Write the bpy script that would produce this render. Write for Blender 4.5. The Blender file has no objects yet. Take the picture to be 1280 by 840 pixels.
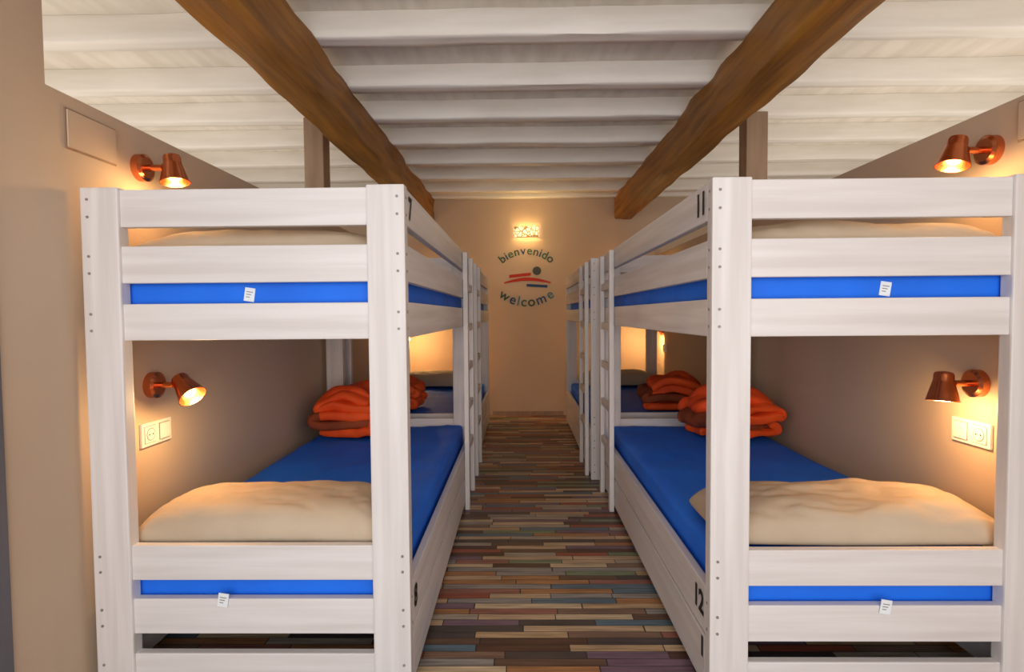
import bpy, bmesh, math, random
from mathutils import Vector, Matrix, noise
random.seed(7)
H=1.175; D=.045
scene=bpy.context.scene
col=scene.collection
def srgb(r,g,b):
    def f(c):
        c/=255
        return c/12.92 if c<=.04045 else ((c+.055)/1.055)**2.4
    return (f(r),f(g),f(b),1)
# ---------------- materials
def newmat(name):
    m=bpy.data.materials.new(name); m.use_nodes=True
    nt=m.node_tree; b=nt.nodes['Principled BSDF']
    return m,nt,b
def N(nt,t,**k):
    n=nt.nodes.new(t)
    for a,v in k.items(): setattr(n,a,v)
    return n
def ramp(nt,stops,interp='LINEAR'):
    r=N(nt,'ShaderNodeValToRGB'); cr=r.color_ramp; cr.interpolation=interp
    while len(cr.elements)>1: cr.elements.remove(cr.elements[-1])
    cr.elements[0].position=stops[0][0]; cr.elements[0].color=stops[0][1]
    for p,c in stops[1:]:
        e=cr.elements.new(p); e.color=c
    return r
def noisemat(name,c1,c2,scale=(5,5,5),nscale=1,rough=.6,bump=.1,detail=4,bscale=None,bdist=.01,lo=.35,hi=.65,metal=0):
    m,nt,b=newmat(name)
    tc=N(nt,'ShaderNodeTexCoord'); mp=N(nt,'ShaderNodeMapping'); mp.inputs['Scale'].default_value=scale
    nt.links.new(tc.outputs['Object'],mp.inputs[0])
    no=N(nt,'ShaderNodeTexNoise'); no.inputs['Scale'].default_value=nscale; no.inputs['Detail'].default_value=detail
    nt.links.new(mp.outputs[0],no.inputs['Vector'])
    r=ramp(nt,[(lo,c1),(hi,c2)]); nt.links.new(no.outputs[0],r.inputs[0])
    nt.links.new(r.outputs[0],b.inputs['Base Color'])
    b.inputs['Roughness'].default_value=rough; b.inputs['Metallic'].default_value=metal
    if bump:
        src=no
        if bscale:
            src=N(nt,'ShaderNodeTexNoise'); src.inputs['Scale'].default_value=bscale; src.inputs['Detail'].default_value=3
            nt.links.new(tc.outputs['Object'],src.inputs['Vector'])
        bp=N(nt,'ShaderNodeBump'); bp.inputs['Strength'].default_value=bump; bp.inputs['Distance'].default_value=bdist
        nt.links.new(src.outputs[0],bp.inputs['Height']); nt.links.new(bp.outputs[0],b.inputs['Normal'])
    return m
wc1=srgb(212,206,204); wc2=srgb(226,222,221)
WX=noisemat('whitewash_x',wc1,wc2,(1.5,34,34),1,.5,.08,5)
WY=noisemat('whitewash_y',wc1,wc2,(34,1.5,34),1,.5,.08,5)
WZ=noisemat('whitewash_z',wc1,wc2,(34,34,1.5),1,.5,.08,5)
WALL=noisemat('wall_plaster',srgb(194,171,147),srgb(202,179,155),(1.2,1.2,1.2),1,.75,.12,3,40,.004)
WHITE=noisemat('ceiling_white',srgb(242,239,231),srgb(252,250,244),(2,14,14),1,.6,.25,4)
BOARD=noisemat('ceiling_boards',srgb(228,222,210),srgb(243,238,228),(14,2,2),1,.6,.2,4)
BEAM=noisemat('beam_wood',srgb(120,76,14),srgb(180,122,36),(22,1.6,22),1,.55,.5,6,None,.01,.3,.7)
BLUE=noisemat('blue_sheet',srgb(10,104,228),srgb(14,116,244),(3,3,3),1,.7,.3,3,6,.025)
PILL=noisemat('pillow_cotton',srgb(184,164,140),srgb(198,180,156),(3,3,3),1,.75,.35,4,9,.02)
ORG=noisemat('duvet_orange',srgb(224,70,8),srgb(242,88,16),(4,4,4),1,.75,.35,4,14,.02)
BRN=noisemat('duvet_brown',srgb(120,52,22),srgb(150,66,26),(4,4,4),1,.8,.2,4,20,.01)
COP=noisemat('copper',srgb(200,116,74),srgb(220,136,92),(8,8,8),1,.27,0,metal=1)
PLAS=noisemat('white_plastic',srgb(226,222,214),srgb(232,228,222),(3,3,3),1,.35,0)
DARK=noisemat('dark_hole',srgb(40,36,34),srgb(50,46,44),(3,3,3),1,.6,0)
GREY=noisemat('screw_grey',srgb(130,124,120),srgb(150,145,140),(3,3,3),1,.4,0)
JAMB=noisemat('jamb_grey',srgb(92,90,96),srgb(104,102,108),(3,3,1),1,.6,.1)
BLK=noisemat('number_black',srgb(14,14,16),srgb(22,22,24),(3,3,3),1,.6,0)
TAG=noisemat('tag_white',srgb(225,232,238),srgb(240,244,248),(3,3,3),1,.6,0)
POST=noisemat('post_taupe',srgb(150,124,102),srgb(166,140,116),(18,18,2),1,.6,.2)
def emat(name,c,s):
    m,nt,b=newmat(name); b.inputs['Base Color'].default_value=c
    b.inputs['Emission Color'].default_value=c; b.inputs['Emission Strength'].default_value=s
    return m
BULB=emat('bulb_glow',(1,.70,.34,1),14)
def floormat():
    m,nt,b=newmat('mosaic_strip_floor'); L=nt.links
    def M(op,a,bb=None):
        n=N(nt,'ShaderNodeMath',operation=op)
        for i,v in enumerate((a,bb)):
            if v is None: continue
            if isinstance(v,(int,float)): n.inputs[i].default_value=v
            else: L.new(v,n.inputs[i])
        return n.outputs[0]
    tc=N(nt,'ShaderNodeTexCoord'); s=N(nt,'ShaderNodeSeparateXYZ'); L.new(tc.outputs['Object'],s.inputs[0])
    yr=M('DIVIDE',s.outputs[1],.040); row=M('FLOOR',yr); fy=M('FRACT',yr)
    wn=N(nt,'ShaderNodeTexWhiteNoise',noise_dimensions='1D'); L.new(row,wn.inputs['W'])
    ln=M('ADD',M('MULTIPLY',wn.outputs[0],.26),.24)
    xr=M('ADD',M('DIVIDE',s.outputs[0],ln),M('MULTIPLY',wn.outputs[0],93.3)); c=M('FLOOR',xr); fx=M('FRACT',xr)
    cv=N(nt,'ShaderNodeCombineXYZ'); L.new(c,cv.inputs[0]); L.new(row,cv.inputs[1])
    w2=N(nt,'ShaderNodeTexWhiteNoise',noise_dimensions='2D'); L.new(cv.outputs[0],w2.inputs['Vector'])
    cols=[(88,58,46),(188,156,118),(148,142,136),(132,102,84),(158,80,58),(122,136,104),(208,184,148),(122,96,112),(172,120,76),(78,68,66),(170,158,140),(156,100,86),(92,116,130),(104,78,62),(196,166,132)]
    r=ramp(nt,[(i/len(cols),srgb(*q)) for i,q in enumerate(cols)],'CONSTANT'); L.new(w2.outputs[0],r.inputs[0])
    mp=N(nt,'ShaderNodeMapping'); mp.inputs['Scale'].default_value=(5,80,1); L.new(tc.outputs['Object'],mp.inputs[0])
    no=N(nt,'ShaderNodeTexNoise'); no.inputs['Scale'].default_value=1; no.inputs['Detail'].default_value=6; L.new(mp.outputs[0],no.inputs['Vector'])
    gr=ramp(nt,[(.3,(.55,.55,.55,1)),(.7,(1.25,1.25,1.25,1))]); L.new(no.outputs[0],gr.inputs[0])
    mx=N(nt,'ShaderNodeMix',data_type='RGBA',blend_type='MULTIPLY'); mx.inputs[0].default_value=1
    L.new(r.outputs[0],mx.inputs[6]); L.new(gr.outputs[0],mx.inputs[7])
    gap=M('MAXIMUM',M('LESS_THAN',fy,.07),M('LESS_THAN',fx,.012))
    m2=N(nt,'ShaderNodeMix',data_type='RGBA'); L.new(gap,m2.inputs[0]); L.new(mx.outputs[2],m2.inputs[6]); m2.inputs[7].default_value=srgb(38,31,28)
    L.new(m2.outputs[2],b.inputs['Base Color']); b.inputs['Roughness'].default_value=.42
    bp=N(nt,'ShaderNodeBump'); bp.inputs['Strength'].default_value=.4; bp.inputs['Distance'].default_value=.003
    L.new(M('SUBTRACT',1.0,gap),bp.inputs['Height']); L.new(bp.outputs[0],b.inputs['Normal'])
    return m
FLOOR=floormat()
# ---------------- geometry helpers
def link(me,name,mats,parent=None,smooth=False):
    o=bpy.data.objects.new(name,me); col.objects.link(o)
    for m in (mats if isinstance(mats,(list,tuple)) else [mats]): me.materials.append(m)
    if parent: o.parent=parent
    if smooth:
        for p in me.polygons: p.use_smooth=True
    return o
def box(name,x0,x1,y0,y1,z0,z1,mat,parent=None,bev=0):
    bm=bmesh.new(); bmesh.ops.create_cube(bm,size=1)
    for v in bm.verts:
        v.co=Vector(((x0+x1)/2+v.co.x*(x1-x0),(y0+y1)/2+v.co.y*(y1-y0),(z0+z1)/2+v.co.z*(z1-z0)))
    if bev: bmesh.ops.bevel(bm,geom=bm.edges[:],offset=bev,segments=2,affect='EDGES',profile=.6)
    me=bpy.data.meshes.new(name); bm.to_mesh(me); bm.free()
    return link(me,name,mat,parent)
def empty(name,loc=(0,0,0)):
    e=bpy.data.objects.new(name,None); e.location=loc; col.objects.link(e); return e
def hewn(bm,axis,a0,a1,p0,p1,z0,z1,amp,step,seed,low=1.0):
    """rough-hewn timber swept along axis"""
    cx,cz=(p0+p1)/2,(z0+z1)/2; hw,hh=(p1-p0)/2,(z1-z0)/2
    sec=[(-1,-.88),(-.9,-1),(-.3,-1),(.3,-1),(.9,-1),(1,-.88),(1,-.3),(1,.3),(1,1),(-1,1),(-1,.3),(-1,-.3)]
    n=max(2,int((a1-a0)/step)); rings=[]
    for i in range(n+1):
        a=a0+(a1-a0)*i/n; ring=[]
        wob=noise.noise(Vector((a*1.1,seed,0)))*amp*.9*low; wz=noise.noise(Vector((a*.9,seed+9,3)))*amp*.6*low
        for (s,t) in sec:
            k=1.0 if t<.2 else 1.8
            nn=noise.noise(Vector((a*3.6,s*2+seed*3.1,t*2)))*amp*.5*k
            nn2=noise.noise(Vector((a*3.2+50,s*2+seed*3.1,t*2)))*amp*.4
            p=cx+s*hw+ (wob+nn)
            z=cz+t*hh+ ((wz+nn2) if t<.5 else 0)
            ring.append(bm.verts.new((a,p,z) if axis=='x' else (p,a,z)))
        rings.append(ring)
    m=len(sec)
    for i in range(n):
        for j in range(m):
            bm.faces.new((rings[i][j],rings[i][(j+1)%m],rings[i+1][(j+1)%m],rings[i+1][j]))
    bm.faces.new(rings[0]); bm.faces.new(rings[-1])
def finish(bm,name,mats,parent=None,smooth=True,angle=40):
    bmesh.ops.recalc_face_normals(bm,faces=bm.faces[:])
    me=bpy.data.meshes.new(name); bm.to_mesh(me); bm.free()
    o=link(me,name,mats,parent,smooth)
    return o
R=math.radians
# ---------------- room shell
YB=6.39
XL=-1.335; XR=1.55
box('floor',-4,4,-1.5,YB,-.1,0,FLOOR)
box('ceiling',-4,4,-1.5,YB+.1,2.575+D,2.65+D,BOARD)
box('wall_back',-4,4,YB,YB+.1,0,2.575+D,WALL)
box('wall_far_left',-4.1,-4,-1.5,YB+.1,0,2.575+D,WALL)
box('wall_far_right',4,4.1,-1.5,YB+.1,0,2.575+D,WALL)
def partition(name,xa,xb,yfull):
    bm=bmesh.new()
    prof=[(.6,0),(YB,0),(YB,1.79+D),(yfull,1.79+D),(yfull,2.44+D),(.6,2.44+D)]
    A=[bm.verts.new((xa,y,z)) for y,z in prof]; B=[bm.verts.new((xb,y,z)) for y,z in prof]
    bm.faces.new(A); bm.faces.new(B)
    for i in range(6): bm.faces.new((A[i],A[(i+1)%6],B[(i+1)%6],B[i]))
    return finish(bm,name,WALL,smooth=False)
partition('wall_left',XL-.12,XL,1.565)
partition('wall_right',XR,XR+.12,1.2)
box('trim_1',XL,XL+.008,.62,1.388,0,2.43,JAMB)
box('baseboard_back',-.32,.50,YB-.015,YB,0,.05,POST)
bm=bmesh.new()
for i,y in enumerate([.42,.98,1.54,2.1,2.66,3.23,3.76,4.31,4.87,5.42,5.97]):
    hewn(bm,'x',-3.98,3.98,y,y+.11,2.452+D,2.574+D,.013,.16,i*1.7)
hewn(bm,'x',-3.98,3.98,6.29,6.385,2.452+D,2.574+D,.006,.3,33)
o=finish(bm,'ceiling_joists',WHITE); mo=o.modifiers.new('e','EDGE_SPLIT'); mo.split_angle=R(60)
for (a,b_,s) in ((-1.165,-.975,3),(1.09,1.285,8)):
    bm=bmesh.new(); hewn(bm,'y',-.6,6.38,a,b_,2.205+D,2.449+D,.034,.08,s,.25)
    o=finish(bm,'ceiling_beam',BEAM); mo=o.modifiers.new('e','EDGE_SPLIT'); mo.split_angle=R(38)
box('support_post',-1.43,-1.30,3.70,3.83,1.79+D,2.45+D,POST,bev=.006)
box('support_post',1.50,1.64,3.70,3.83,1.79+D,2.45+D,POST,bev=.006)
def coverplate(x,sx,y0,y1,z0,z1):
    e=empty('wall_access_panel',(0,0,0))
    a,b_=sorted((x,x+sx*.004)); box('plate',a,b_,y0,y1,z0,z1,POST,e,.001)
    a,b_=sorted((x+sx*.0042,x+sx*.009)); box('cover',a,b_,y0+.005,y1-.005,z0+.005,z1-.005,WALL,e,.001)
coverplate(XL,1,1.625,1.83,H+.50,H+.62)
coverplate(XR,-1,1.55,1.755,H+.52,H+.645)
# ---------------- bunk beds
RZ=[(1.445,1.557),(1.277,1.388),(1.105,1.215),(.367,.475),(.199,.309),(.026,.137)]
W=.97;PW=.114;PT=.045;RT=.028;L=2.1
def rbox(bm,x0,x1,y0,y1,z0,z1,bev):
    r=bmesh.ops.create_cube(bm,size=1); vs=r['verts']
    for v in vs: v.co=Vector(((x0+x1)/2+v.co.x*(x1-x0),(y0+y1)/2+v.co.y*(y1-y0),(z0+z1)/2+v.co.z*(z1-z0)))
    es=list({e for v in vs for e in v.link_edges})
    bmesh.ops.bevel(bm,geom=es,offset=bev,segments=2,affect='EDGES',profile=.6)
def cyl(bm,c,axis,r,d,seg=16,r2=None):
    z=Vector(axis).normalized(); q=z.to_track_quat('Z','Y').to_matrix().to_4x4()
    bmesh.ops.create_cone(bm,cap_ends=True,segments=seg,radius1=r,radius2=r if r2 is None else r2,depth=d,matrix=Matrix.Translation(Vector(c))@q)
def bed(x0,y0,aisle,lad):
    e=empty('bunk_bed',(x0+W/2,y0+L/2,0))
    def fin(bm,n,m):
        bmesh.ops.translate(bm,verts=bm.verts[:],vec=(-x0-W/2,-y0-L/2,0)); return finish(bm,n,m,e,False)
    x1=x0+W;y1=y0+L
    bm=bmesh.new()
    for xa in (x0,x1-PW):
        for ya in (y0,y1-PT): rbox(bm,xa,xa+PW,ya,ya+PT,0,1.563,.005)
    fin(bm,'posts',WZ)
    bm=bmesh.new()
    for z0,z1 in RZ:
        for ya in (y0+.010,y1-.010-RT): rbox(bm,x0+PW-.002,x1-PW+.002,ya,ya+RT,z0,z1,.004)
    n=14
    for zz in (1.130,.240):
        for i in range(n):
            yy=y0+.12+(L-.24)*i/(n-1); rbox(bm,x0+RT+.003,x1-RT-.003,yy-.035,yy+.035,zz,zz+.018,.002)
    fin(bm,'end_rails_and_slats',WX)
    bm=bmesh.new()
    SZ=[RZ[0],RZ[1],RZ[2],(.203,.35),(.03,.192)]
    for side in (0,1):
        isA=(side==1)==(aisle>0)
        xa=x0+.001 if side==0 else x1-RT-.001
        for k,(z0,z1) in enumerate(SZ):
            if not isA and k in (0,1): continue
            rbox(bm,xa,xa+RT,y0+PT+.0005,y1-PT-.0005,z0,z1,.004)
        for zz in (1.107,.217):
            xc=x0+RT+.002 if side==0 else x1-RT-.026
            rbox(bm,xc,xc+.024,y0+PT,y1-PT,zz,zz+.022,.002)
    fin(bm,'side_rails',WY)
    xo=x1 if aisle>0 else x0
    la,lb=(xo+.002,xo+.030) if aisle>0 else (xo-.030,xo-.002)
    bm=bmesh.new()
    for yy in lad: rbox(bm,la,lb,yy-.024,yy+.024,.0,1.545,.004)
    fin(bm,'ladder_uprights',WZ)
    bm=bmesh.new()
    zz=.34
    while zz<1.48:
        rbox(bm,la+.004,lb-.004,lad[0]+.02,lad[1]-.02,zz,zz+.045,.004); zz+=.245
    fin(bm,'ladder_rungs',WY)
    bm=bmesh.new()
    for xx in (x0+.022,x1-.022):
        for z0,z1 in RZ:
            for z in (z0+.03,z1-.03): cyl(bm,(xx,y0-.0005,z),(0,1,0),.0042,.003,10)
    for yy in (y0+PT/2,y1-PT/2):
        for z0,z1 in RZ[:3]+[(.2,.34)]:
            xx=x1+.0005 if aisle>0 else x0-.0005
            for z in (z0+.03,z1-.03): cyl(bm,(xx,yy,z),(1,0,0),.0042,.003,10)
    fin(bm,'screws',GREY)
    return e
def mattress(x0,y0,z0,z1,tagx=None,lower=False):
    xa,xb,ya,yb=x0+.045,x0+W-.045,y0+.052,y0+L-.052
    cx,cy=(xa+xb)/2,(ya+yb)/2
    bm=bmesh.new(); hx,hy,hz=(xb-xa)/2,(yb-ya)/2,(z1-z0)/2
    bmesh.ops.create_cube(bm,size=2)
    bmesh.ops.subdivide_edges(bm,edges=bm.edges[:],cuts=31,use_grid_fill=True)
    for v in bm.verts:
        c=Vector((v.co.x*hx,v.co.y*hy,v.co.z*hz))
        r=.03
        q=Vector((max(-hx+r,min(hx-r,c.x)),max(-hy+r,min(hy-r,c.y)),max(-hz+r,min(hz-r,c.z))))
        d=c-q
        if d.length>r: d=d.normalized()*r
        c=q+d
        w=max(0,c.z/hz)
        rid=max(0,.10-abs(noise.noise(Vector((c.x*3+c.y*2.2,c.y*1.4-c.x*3,z0+4+x0)))))/.10
        c.z+=w*(noise.noise(Vector((c.x*5+x0*7,c.y*4+y0,z0)))*.008-.009+rid*.006)
        v.co=c+Vector((0,0,(z0+z1)/2))
    o=finish(bm,'mattress',BLUE); o.location=(cx,cy,0)
    if tagx is not None:
        zt=1.245 if not lower else .322
        bm=bmesh.new()
        rbox(bm,-.016,.016,-.0012,.0012,-.024,.018,.0005)
        t=finish(bm,'label_tag',TAG,o,False); t.location=(tagx-cx,y0+.006-cy if lower else ya-.002-cy,zt-(.012 if lower else 0)); t.rotation_euler=(0,.15,0)
        bm=bmesh.new()
        for k in range(3): rbox(bm,-.010,.010-.004*k,-.0020,-.0013,.004-k*.008,.0065-k*.008,.0002)
        t2=finish(bm,'label_print',GREY,t,False)
    return o
def pillow(cx,cy,z,a,b_,h,rot=0,seed=0,wa=1.0):
    bm=bmesh.new(); n=48;m=32; g={}
    for s in (1,-1):
        for i in range(n+1):
            for j in range(m+1):
                if s==-1 and (i in(0,n) or j in (0,m)): g[s,i,j]=g[1,i,j]; continue
                u=math.sin((-1+2*i/n)*math.pi/2); v=math.sin((-1+2*j/m)*math.pi/2)
                X=a*u*(1-.02*(1-v*v)*abs(u)-.015*v**4) ; Y=b_*v*(1-.03*(1-u*u)*abs(v)-.02*u**6)
                t=(max(0,1-abs(u)**7)**.42)*(max(0,1-abs(v)**4.5)**.42)
                t*=1-.10*u*u-.08*v*v
                wr=noise.noise(Vector((u*1.7+seed,v*1.3,seed)))*.14*wa+noise.noise(Vector((u*6+seed,v*2.0,2)))*.04*(abs(u)+.4)
                crease=abs(noise.noise(Vector((u*2.6+v*1.4+seed,v*2-u*.6,seed+5))))
                z0=h*.20
                zz=z0+(h*.80*t*(1+wr-.10*wa*max(0,.12-crease)/.12) if s==1 else -h*.20*t**.5)
                g[s,i,j]=bm.verts.new((X,Y+.004*math.sin(u*4+seed),zz))
    for s in (1,-1):
        for i in range(n):
            for j in range(m):
                f=[g[s,i,j],g[s,i+1,j],g[s,i+1,j+1],g[s,i,j+1]]
                try: bm.faces.new(f)
                except: pass
    o=finish(bm,'pillow',PILL); o.location=(cx,cy,z); o.rotation_euler=(0,0,rot)
    md=o.modifiers.new('s','SUBSURF'); md.levels=1; md.render_levels=1
    return o
def duvet(cx,cy,z,a,b_,p,n,rot=0,seed=0,puff=1.6):
    rnd=random.Random(seed)
    pts=[];lay=[]
    zc=0
    for k in range(n):
        s=1 if k%2==0 else -1
        aa=a*(1-.06*k/ n*2-rnd.random()*.12)
        ph=rnd.random()*6; am=.006+rnd.random()*.012
        th=p*(1 if k<n-1 else puff)
        for t in range(11):
            u=-1+2*t/10; pts.append((s*u*aa,zc+am*math.sin(u*3+ph)+(th-p)*.5*(1-u*u))); lay.append(k)
        if k<n-1:
            for q in (30,60,90,120,150):
                ang=math.radians(q); pts.append((s*(aa+math.sin(ang)*p*.55),zc+p*.5-math.cos(ang)*p*.5)); lay.append(k)
        zc+=p
    zmax=zc
    bm=bmesh.new(); nv=14; rows=[]
    for j in range(nv+1):
        v=-1+2*j/nv
        row=[]
        for i,(u,zz) in enumerate(pts):
            nn=noise.noise(Vector((u*6+seed,v*2.0,zz*8)))*.06; n2=noise.noise(Vector((u*7,v*3+seed,zz*3+9)))*.05
            n3=noise.noise(Vector((u*3,v*3+seed,lay[i]*3.7)))*.06
            top=min(1,zz/zmax)
            sag=1-.25*(u/a)**2*top-.22*v*v*top
            row.append(bm.verts.new((u+nn,v*b_*(1+.12*noise.noise(Vector((lay[i]*2.3,seed,1)))*2)+n3,max(0,zz*sag+n2*top))))
        rows.append(row)
    for j in range(nv):
        for i in range(len(pts)-1):
            f=bm.faces.new((rows[j][i],rows[j][i+1],rows[j+1][i+1],rows[j+1][i]))
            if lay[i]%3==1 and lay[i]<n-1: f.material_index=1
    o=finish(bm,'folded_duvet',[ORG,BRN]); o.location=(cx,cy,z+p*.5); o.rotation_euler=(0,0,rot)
    md=o.modifiers.new('t','SOLIDIFY'); md.thickness=p*.95; md.offset=0
    md=o.modifiers.new('s','SUBSURF'); md.levels=1; md.render_levels=2
    return o
BX_L=-1.309; BX_R=.553; BX_R2=.497
beds=[(BX_L,1.64,1,(3.30,3.66)),(BX_L,3.87,1,(4.0,4.36)),(BX_R,1.60,-1,(3.26,3.62)),(BX_R2,3.87,-1,(4.0,4.36))]
tags=[(-.83,-.915),None,(1.08,1.07),None]
for (x,y,s,l),tg in zip(beds,tags):
    bed(x,y,s,l)
    mattress(x,y,1.149,1.307,tg[0] if tg else None)
    mattress(x,y,.2595,.445,tg[1] if tg else None,True)
PZ=.452; UZ=1.314
pillow(-.825,1.880,PZ,.412,.185,.128,0,1)
pillow(1.062,1.850,PZ,.445,.187,.132,-.01,5,1.4)
pillow(-.830,1.890,UZ,.420,.195,.145,0,9,.6)
pillow(1.045,1.850,UZ,.43,.195,.150,0,12,.8)
for (x,sd) in ((-.83,21),(.98,25)):
    pillow(x,5.66,PZ,.38,.2,.15,0,sd); pillow(x,5.66,UZ,.38,.2,.14,0,sd+3)
duvet(-1.040,3.42,PZ,.160,.21,.058,5,.05,1)
duvet(1.235,3.26,PZ,.19,.19,.057,5,.3,4,1.8)
duvet(1.17,4.27,PZ,.2,.22,.060,4,-.15,8,1.8)
duvet(-1.0,4.30,PZ,.2,.22,.058,4,.1,6)
duvet(1.13,3.3,UZ,.2,.2,.055,4,.1,11)
duvet(-.95,4.4,UZ,.2,.2,.045,3,.1,13)
# numbers
def text(s,loc,rot,size,mat,name,parent=None,ext=.0004,off=.0,bevel=0):
    cu=bpy.data.curves.new(name,'FONT'); cu.body=s; cu.size=size; cu.extrude=ext; cu.align_x='CENTER'; cu.align_y='CENTER'; cu.offset=off
    cu.bevel_depth=bevel
    cu.materials.append(mat)
    o=bpy.data.objects.new(name,cu); col.objects.link(o); o.location=loc; o.rotation_euler=rot
    if parent: o.parent=parent
    return o
BL=bpy.data.objects
def bedtext(bedo,s,y,z,aisle,size=.095):
    bx=bedo.location
    xo=(W/2+.0012) if aisle>0 else -(W/2+.0012)
    text(s,(xo,y-bx.y,z),(R(90),0,R(90) if aisle>0 else R(-90)),size,BLK,'bed_number',bedo,.0002,.003)
b1=BL['bunk_bed']; b3=BL['bunk_bed.002']
bedtext(b1,'7',1.725,1.50,1); bedtext(b1,'8',1.725,.280,1)
bedtext(b3,'11',1.70,1.50,-1); bedtext(b3,'12',1.70,.282,-1); bedtext(b3,'1',1.665,.15,-1,.085)
# ---------------- wall lamps
def lamp(x,side,y,z,d,power=3.0,shade_len=.10,out=.03):
    e=empty('wall_lamp',(x,y,z))
    bm=bmesh.new()
    cyl(bm,(side*.012,0,0),(1,0,0),.047,.024,32)
    cyl(bm,(side*.027,0,0),(side,0,0),.047,.008,32,.036)
    cyl(bm,(side*.06,0,0),(1,0,0),.011,.07,16)
    bmesh.ops.create_uvsphere(bm,u_segments=16,v_segments=10,radius=.017,matrix=Matrix.Translation((side*.095,0,0)))
    d=Vector(d).normalized(); q=d.to_track_quat('Z','Y').to_matrix()
    c=Vector((side*.098,-.012,.0))-d*shade_len*.42+Vector((side*out,0,0))
    prof=[(0,-.002),(.018,0),(.026,.004),(.029,.012),(.029,.032),(.031,.036),(.047,.099),(.049,.103),(.046,.1035),(.044,.098),(.027,.038),(.0,.036)]
    k=shade_len/.1035; seg=32; rings=[]
    for r,t in prof:
        rings.append([bm.verts.new(c+q@Vector((r*math.cos(2*math.pi*i/seg),r*math.sin(2*math.pi*i/seg),t*k))) for i in range(seg)] if r>0 else [bm.verts.new(c+q@Vector((0,0,t*k)))])
    for A,B in zip(rings,rings[1:]):
        for i in range(seg):
            j=(i+1)%seg
            if len(A)==1: bm.faces.new((A[0],B[i],B[j]))
            elif len(B)==1: bm.faces.new((A[i],A[j],B[0]))
            else: bm.faces.new((A[i],A[j],B[j],B[i]))
    o=finish(bm,'copper_shade_and_base',COP,e,True)
    mo=o.modifiers.new('e','EDGE_SPLIT'); mo.split_angle=R(35)
    bm=bmesh.new(); bmesh.ops.create_uvsphere(bm,u_segments=16,v_segments=10,radius=.022,matrix=Matrix.Translation(c+d*shade_len*.72))
    finish(bm,'bulb',BULB,e)
    li=bpy.data.lights.new('bulb_light','POINT'); li.energy=power; li.color=(1,.60,.24); li.shadow_soft_size=.025
    lo=bpy.data.objects.new('bulb_light',li); col.objects.link(lo); lo.parent=e; lo.location=c+d*(shade_len+.02)
lamp(XL,1,1.97,.885+D,(.62,-.25,-.62),5.5)
lamp(XL,1,1.945,1.655+D,(.15,-.08,-1),2.6)
lamp(XR,-1,1.88,.885+D,(-.1,-.10,-1),4.6)
lamp(XR,-1,1.85,1.655+D,(-.25,-.1,-1),2.6)
lamp(XL,1,6.05,.95+D,(.3,-.1,-1),10); lamp(XR,-1,6.0,.94+D,(-.3,-.1,-1),10)
lamp(XL,1,6.05,1.66+D,(.3,-.1,-1),4); lamp(XR,-1,6.0,1.66+D,(-.3,-.1,-1),4)
# ---------------- outlets
def outlet(x,side,y,z):
    e=empty('power_outlet',(x,y,z)); s=side
    def bx(n,a,b_,y0,y1,z0,z1,m,bev):
        a,b_=sorted((a*s,b_*s)); box(n,a,b_,y0,y1,z0,z1,m,e,bev)
    bx('frame',0,.010,-.082,.082,-.042,.042,PLAS,.003)
    bx('switch_gap',.0100,.0104,.009,.069,-.031,.031,GREY,0)
    bx('switch_key',.0105,.016,.011,.067,-.029,.029,PLAS,.003)
    bx('socket_gap',.0100,.0104,-.070,-.009,-.031,.031,GREY,0)
    bx('socket_plate',.0105,.0125,-.068,-.011,-.029,.029,PLAS,.001)
    bm=bmesh.new(); cyl(bm,(s*.0130,-.039,0),(1,0,0),.0225,.0012,32); finish(bm,'socket_well',GREY,e,False)
    bm=bmesh.new(); cyl(bm,(s*.0134,-.039,0),(1,0,0),.0195,.0012,32); finish(bm,'socket_floor',PLAS,e,False)
    bm=bmesh.new()
    for dy in (-.0095,.0095): cyl(bm,(s*.0142,-.039+dy,0),(1,0,0),.003,.0012,12)
    finish(bm,'socket_holes',DARK,e,False)
outlet(XL,1,1.98,.757); outlet(XR,-1,1.90,.759)
outlet(XL,1,5.95,.76+D); outlet(XR,-1,5.92,.76+D)
# ---------------- sconce and wall lettering
sx,sz=.085,2.07+D
e=empty('wall_sconce',(sx,YB,sz))
m,nt,b=newmat('sconce_lattice')
tc=N(nt,'ShaderNodeTexCoord'); vo=N(nt,'ShaderNodeTexVoronoi',feature='DISTANCE_TO_EDGE'); vo.inputs['Scale'].default_value=22
nt.links.new(tc.outputs['Object'],vo.inputs['Vector'])
r=ramp(nt,[(.0,(.30,.16,.04,1)),(.07,(.30,.16,.04,1)),(.11,(1,.84,.52,1))]); nt.links.new(vo.outputs['Distance'],r.inputs[0])
nt.links.new(r.outputs[0],b.inputs['Base Color']); nt.links.new(r.outputs[0],b.inputs['Emission Color']); b.inputs['Emission Strength'].default_value=.9
bm=bmesh.new(); n=20; top=[];bot=[]
for i in range(n+1):
    a=math.pi*i/n
    for lst,zz in ((top,.06),(bot,-.06)): lst.append(bm.verts.new((math.cos(a)*.145,-.012-math.sin(a)*.07,zz)))
for i in range(n): bm.faces.new((top[i],top[i+1],bot[i+1],bot[i]))
o=finish(bm,'lattice_shade',m,e); mo=o.modifiers.new('t','SOLIDIFY'); mo.thickness=.004
box('back_plate',-.13,.13,-.010,-.001,-.05,.05,PLAS,e,.002)
for dx in (-.06,.06):
    li=bpy.data.lights.new('sconce_light','POINT'); li.energy=1.0; li.color=(1,.66,.26); li.shadow_soft_size=.02
    lo=bpy.data.objects.new('sconce_light',li); col.objects.link(lo); lo.parent=e; lo.location=(dx,-.045,0)
li=bpy.data.lights.new('sconce_light','POINT'); li.energy=3.2; li.color=(1,.66,.26); li.shadow_soft_size=.05
lo=bpy.data.objects.new('sconce_light',li); col.objects.link(lo); lo.parent=e; lo.location=(0,-.35,-.02)
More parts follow.
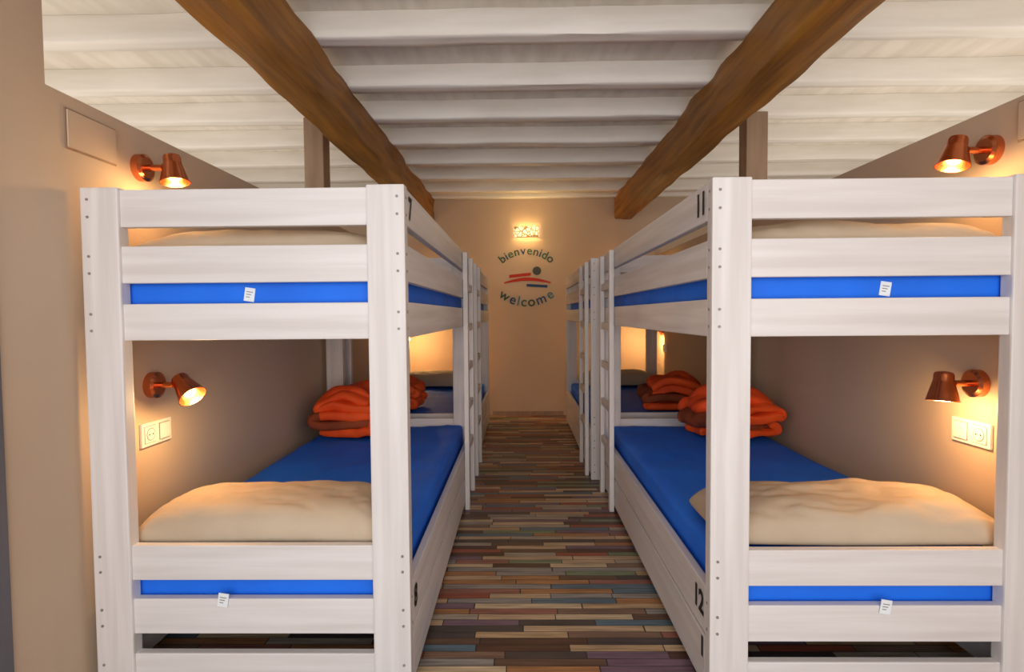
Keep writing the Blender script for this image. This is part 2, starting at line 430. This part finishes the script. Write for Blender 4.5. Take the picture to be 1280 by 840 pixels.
e=empty('wall_lettering',(.08,YB-.003,H+.36))
C=[noisemat('paint_%d'%i,srgb(*c),srgb(*c),(3,3,3),1,.7,0) for i,c in enumerate([(34,78,66),(50,100,74),(30,66,120),(74,76,74),(190,46,28),(60,130,142)])]
def arc(s,zc,rad,up,size,cols,span):
    n=len(s)
    wd=[{'i':.45,'m':1.5,'w':1.35,'l':.45,'c':.9}.get(ch,1.0) for ch in s]
    pos=[];acc=0
    for w_ in wd: pos.append(acc+w_/2); acc+=w_
    for i,ch in enumerate(s):
        t=(pos[i]/acc-.5)*span
        if up: p=(rad*math.sin(t),0,zc+rad*math.cos(t)-rad); ro=t
        else: p=(rad*math.sin(t),0,zc-rad*math.cos(t)+rad); ro=-t
        text(ch,p,(R(90),ro,0),size,cols[i%len(cols)],'letter',e,.0006,0,.0012)
arc('bienvenido',.37,.46,True,.135,[C[0],C[2],C[1]],1.46)
arc('welcome',-.22,.46,False,.160,[C[0],C[2],C[5],C[1]],1.44)
def flat(pts,m,n):
    bm=bmesh.new(); bm.faces.new([bm.verts.new((x,-.0005,z)) for x,z in pts])
    r=bmesh.ops.extrude_face_region(bm,geom=bm.faces[:]); bmesh.ops.translate(bm,verts=[v for v in r['geom'] if isinstance(v,bmesh.types.BMVert)],vec=(0,-.001,0))
    finish(bm,n,m,e,False)
up=[(-.26+.54*i/16,.01+.055*math.sin(math.pi*i/16)) for i in range(17)]
dn=[(-.26+.54*i/16,-.005+.03*math.sin(math.pi*i/16)) for i in range(16,-1,-1)]
flat(up+dn,C[4],'red_swoosh')
flat([(.12+.05*math.cos(a/12*6.283),.14+.05*math.sin(a/12*6.283)) for a in range(12)],C[3],'round_mark')
flat([(-.2,.06),(.05,.085),(.05,.12),(-.2,.095)],C[4],'bar_mark')
flat([(0,-.04),(.24,-.055),(.24,-.025),(0,-.01)],C[2],'lower_bar_mark')
# ---------------- lights
def area(name,loc,rot,sx,sy,p,c):
    li=bpy.data.lights.new(name,'AREA'); li.shape='RECTANGLE'; li.size=sx; li.size_y=sy; li.energy=p; li.color=c
    o=bpy.data.objects.new(name,li); col.objects.link(o); o.location=loc; o.rotation_euler=rot; return o
area('window_light',(0,-1.3,1.35),(R(94),0,0),3,2.0,64,(1,.96,.92))
area('side_room_light',(-2.7,3,1.0),(R(180),0,0),1.6,4,32,(1,.90,.78))
area('side_room_light',(2.8,3,1.0),(R(180),0,0),1.6,4,32,(1,.90,.78))
w=bpy.data.worlds.new('world'); scene.world=w; w.use_nodes=True
w.node_tree.nodes['Background'].inputs[0].default_value=(.94,.95,1,1); w.node_tree.nodes['Background'].inputs[1].default_value=.9
scene.view_settings.view_transform='Standard'
# ---------------- camera
cam=bpy.data.cameras.new('camera'); cam.lens=690/1280*36; cam.sensor_width=36; cam.clip_start=.05
co=bpy.data.objects.new('camera',cam); col.objects.link(co); scene.camera=co
M=Matrix.Rotation(R(.83),4,'Z')@Matrix.Rotation(R(90-2.24),4,'X')@Matrix.Rotation(R(-.45),4,'Z')
co.matrix_world=Matrix.Translation((0,0,H))@M
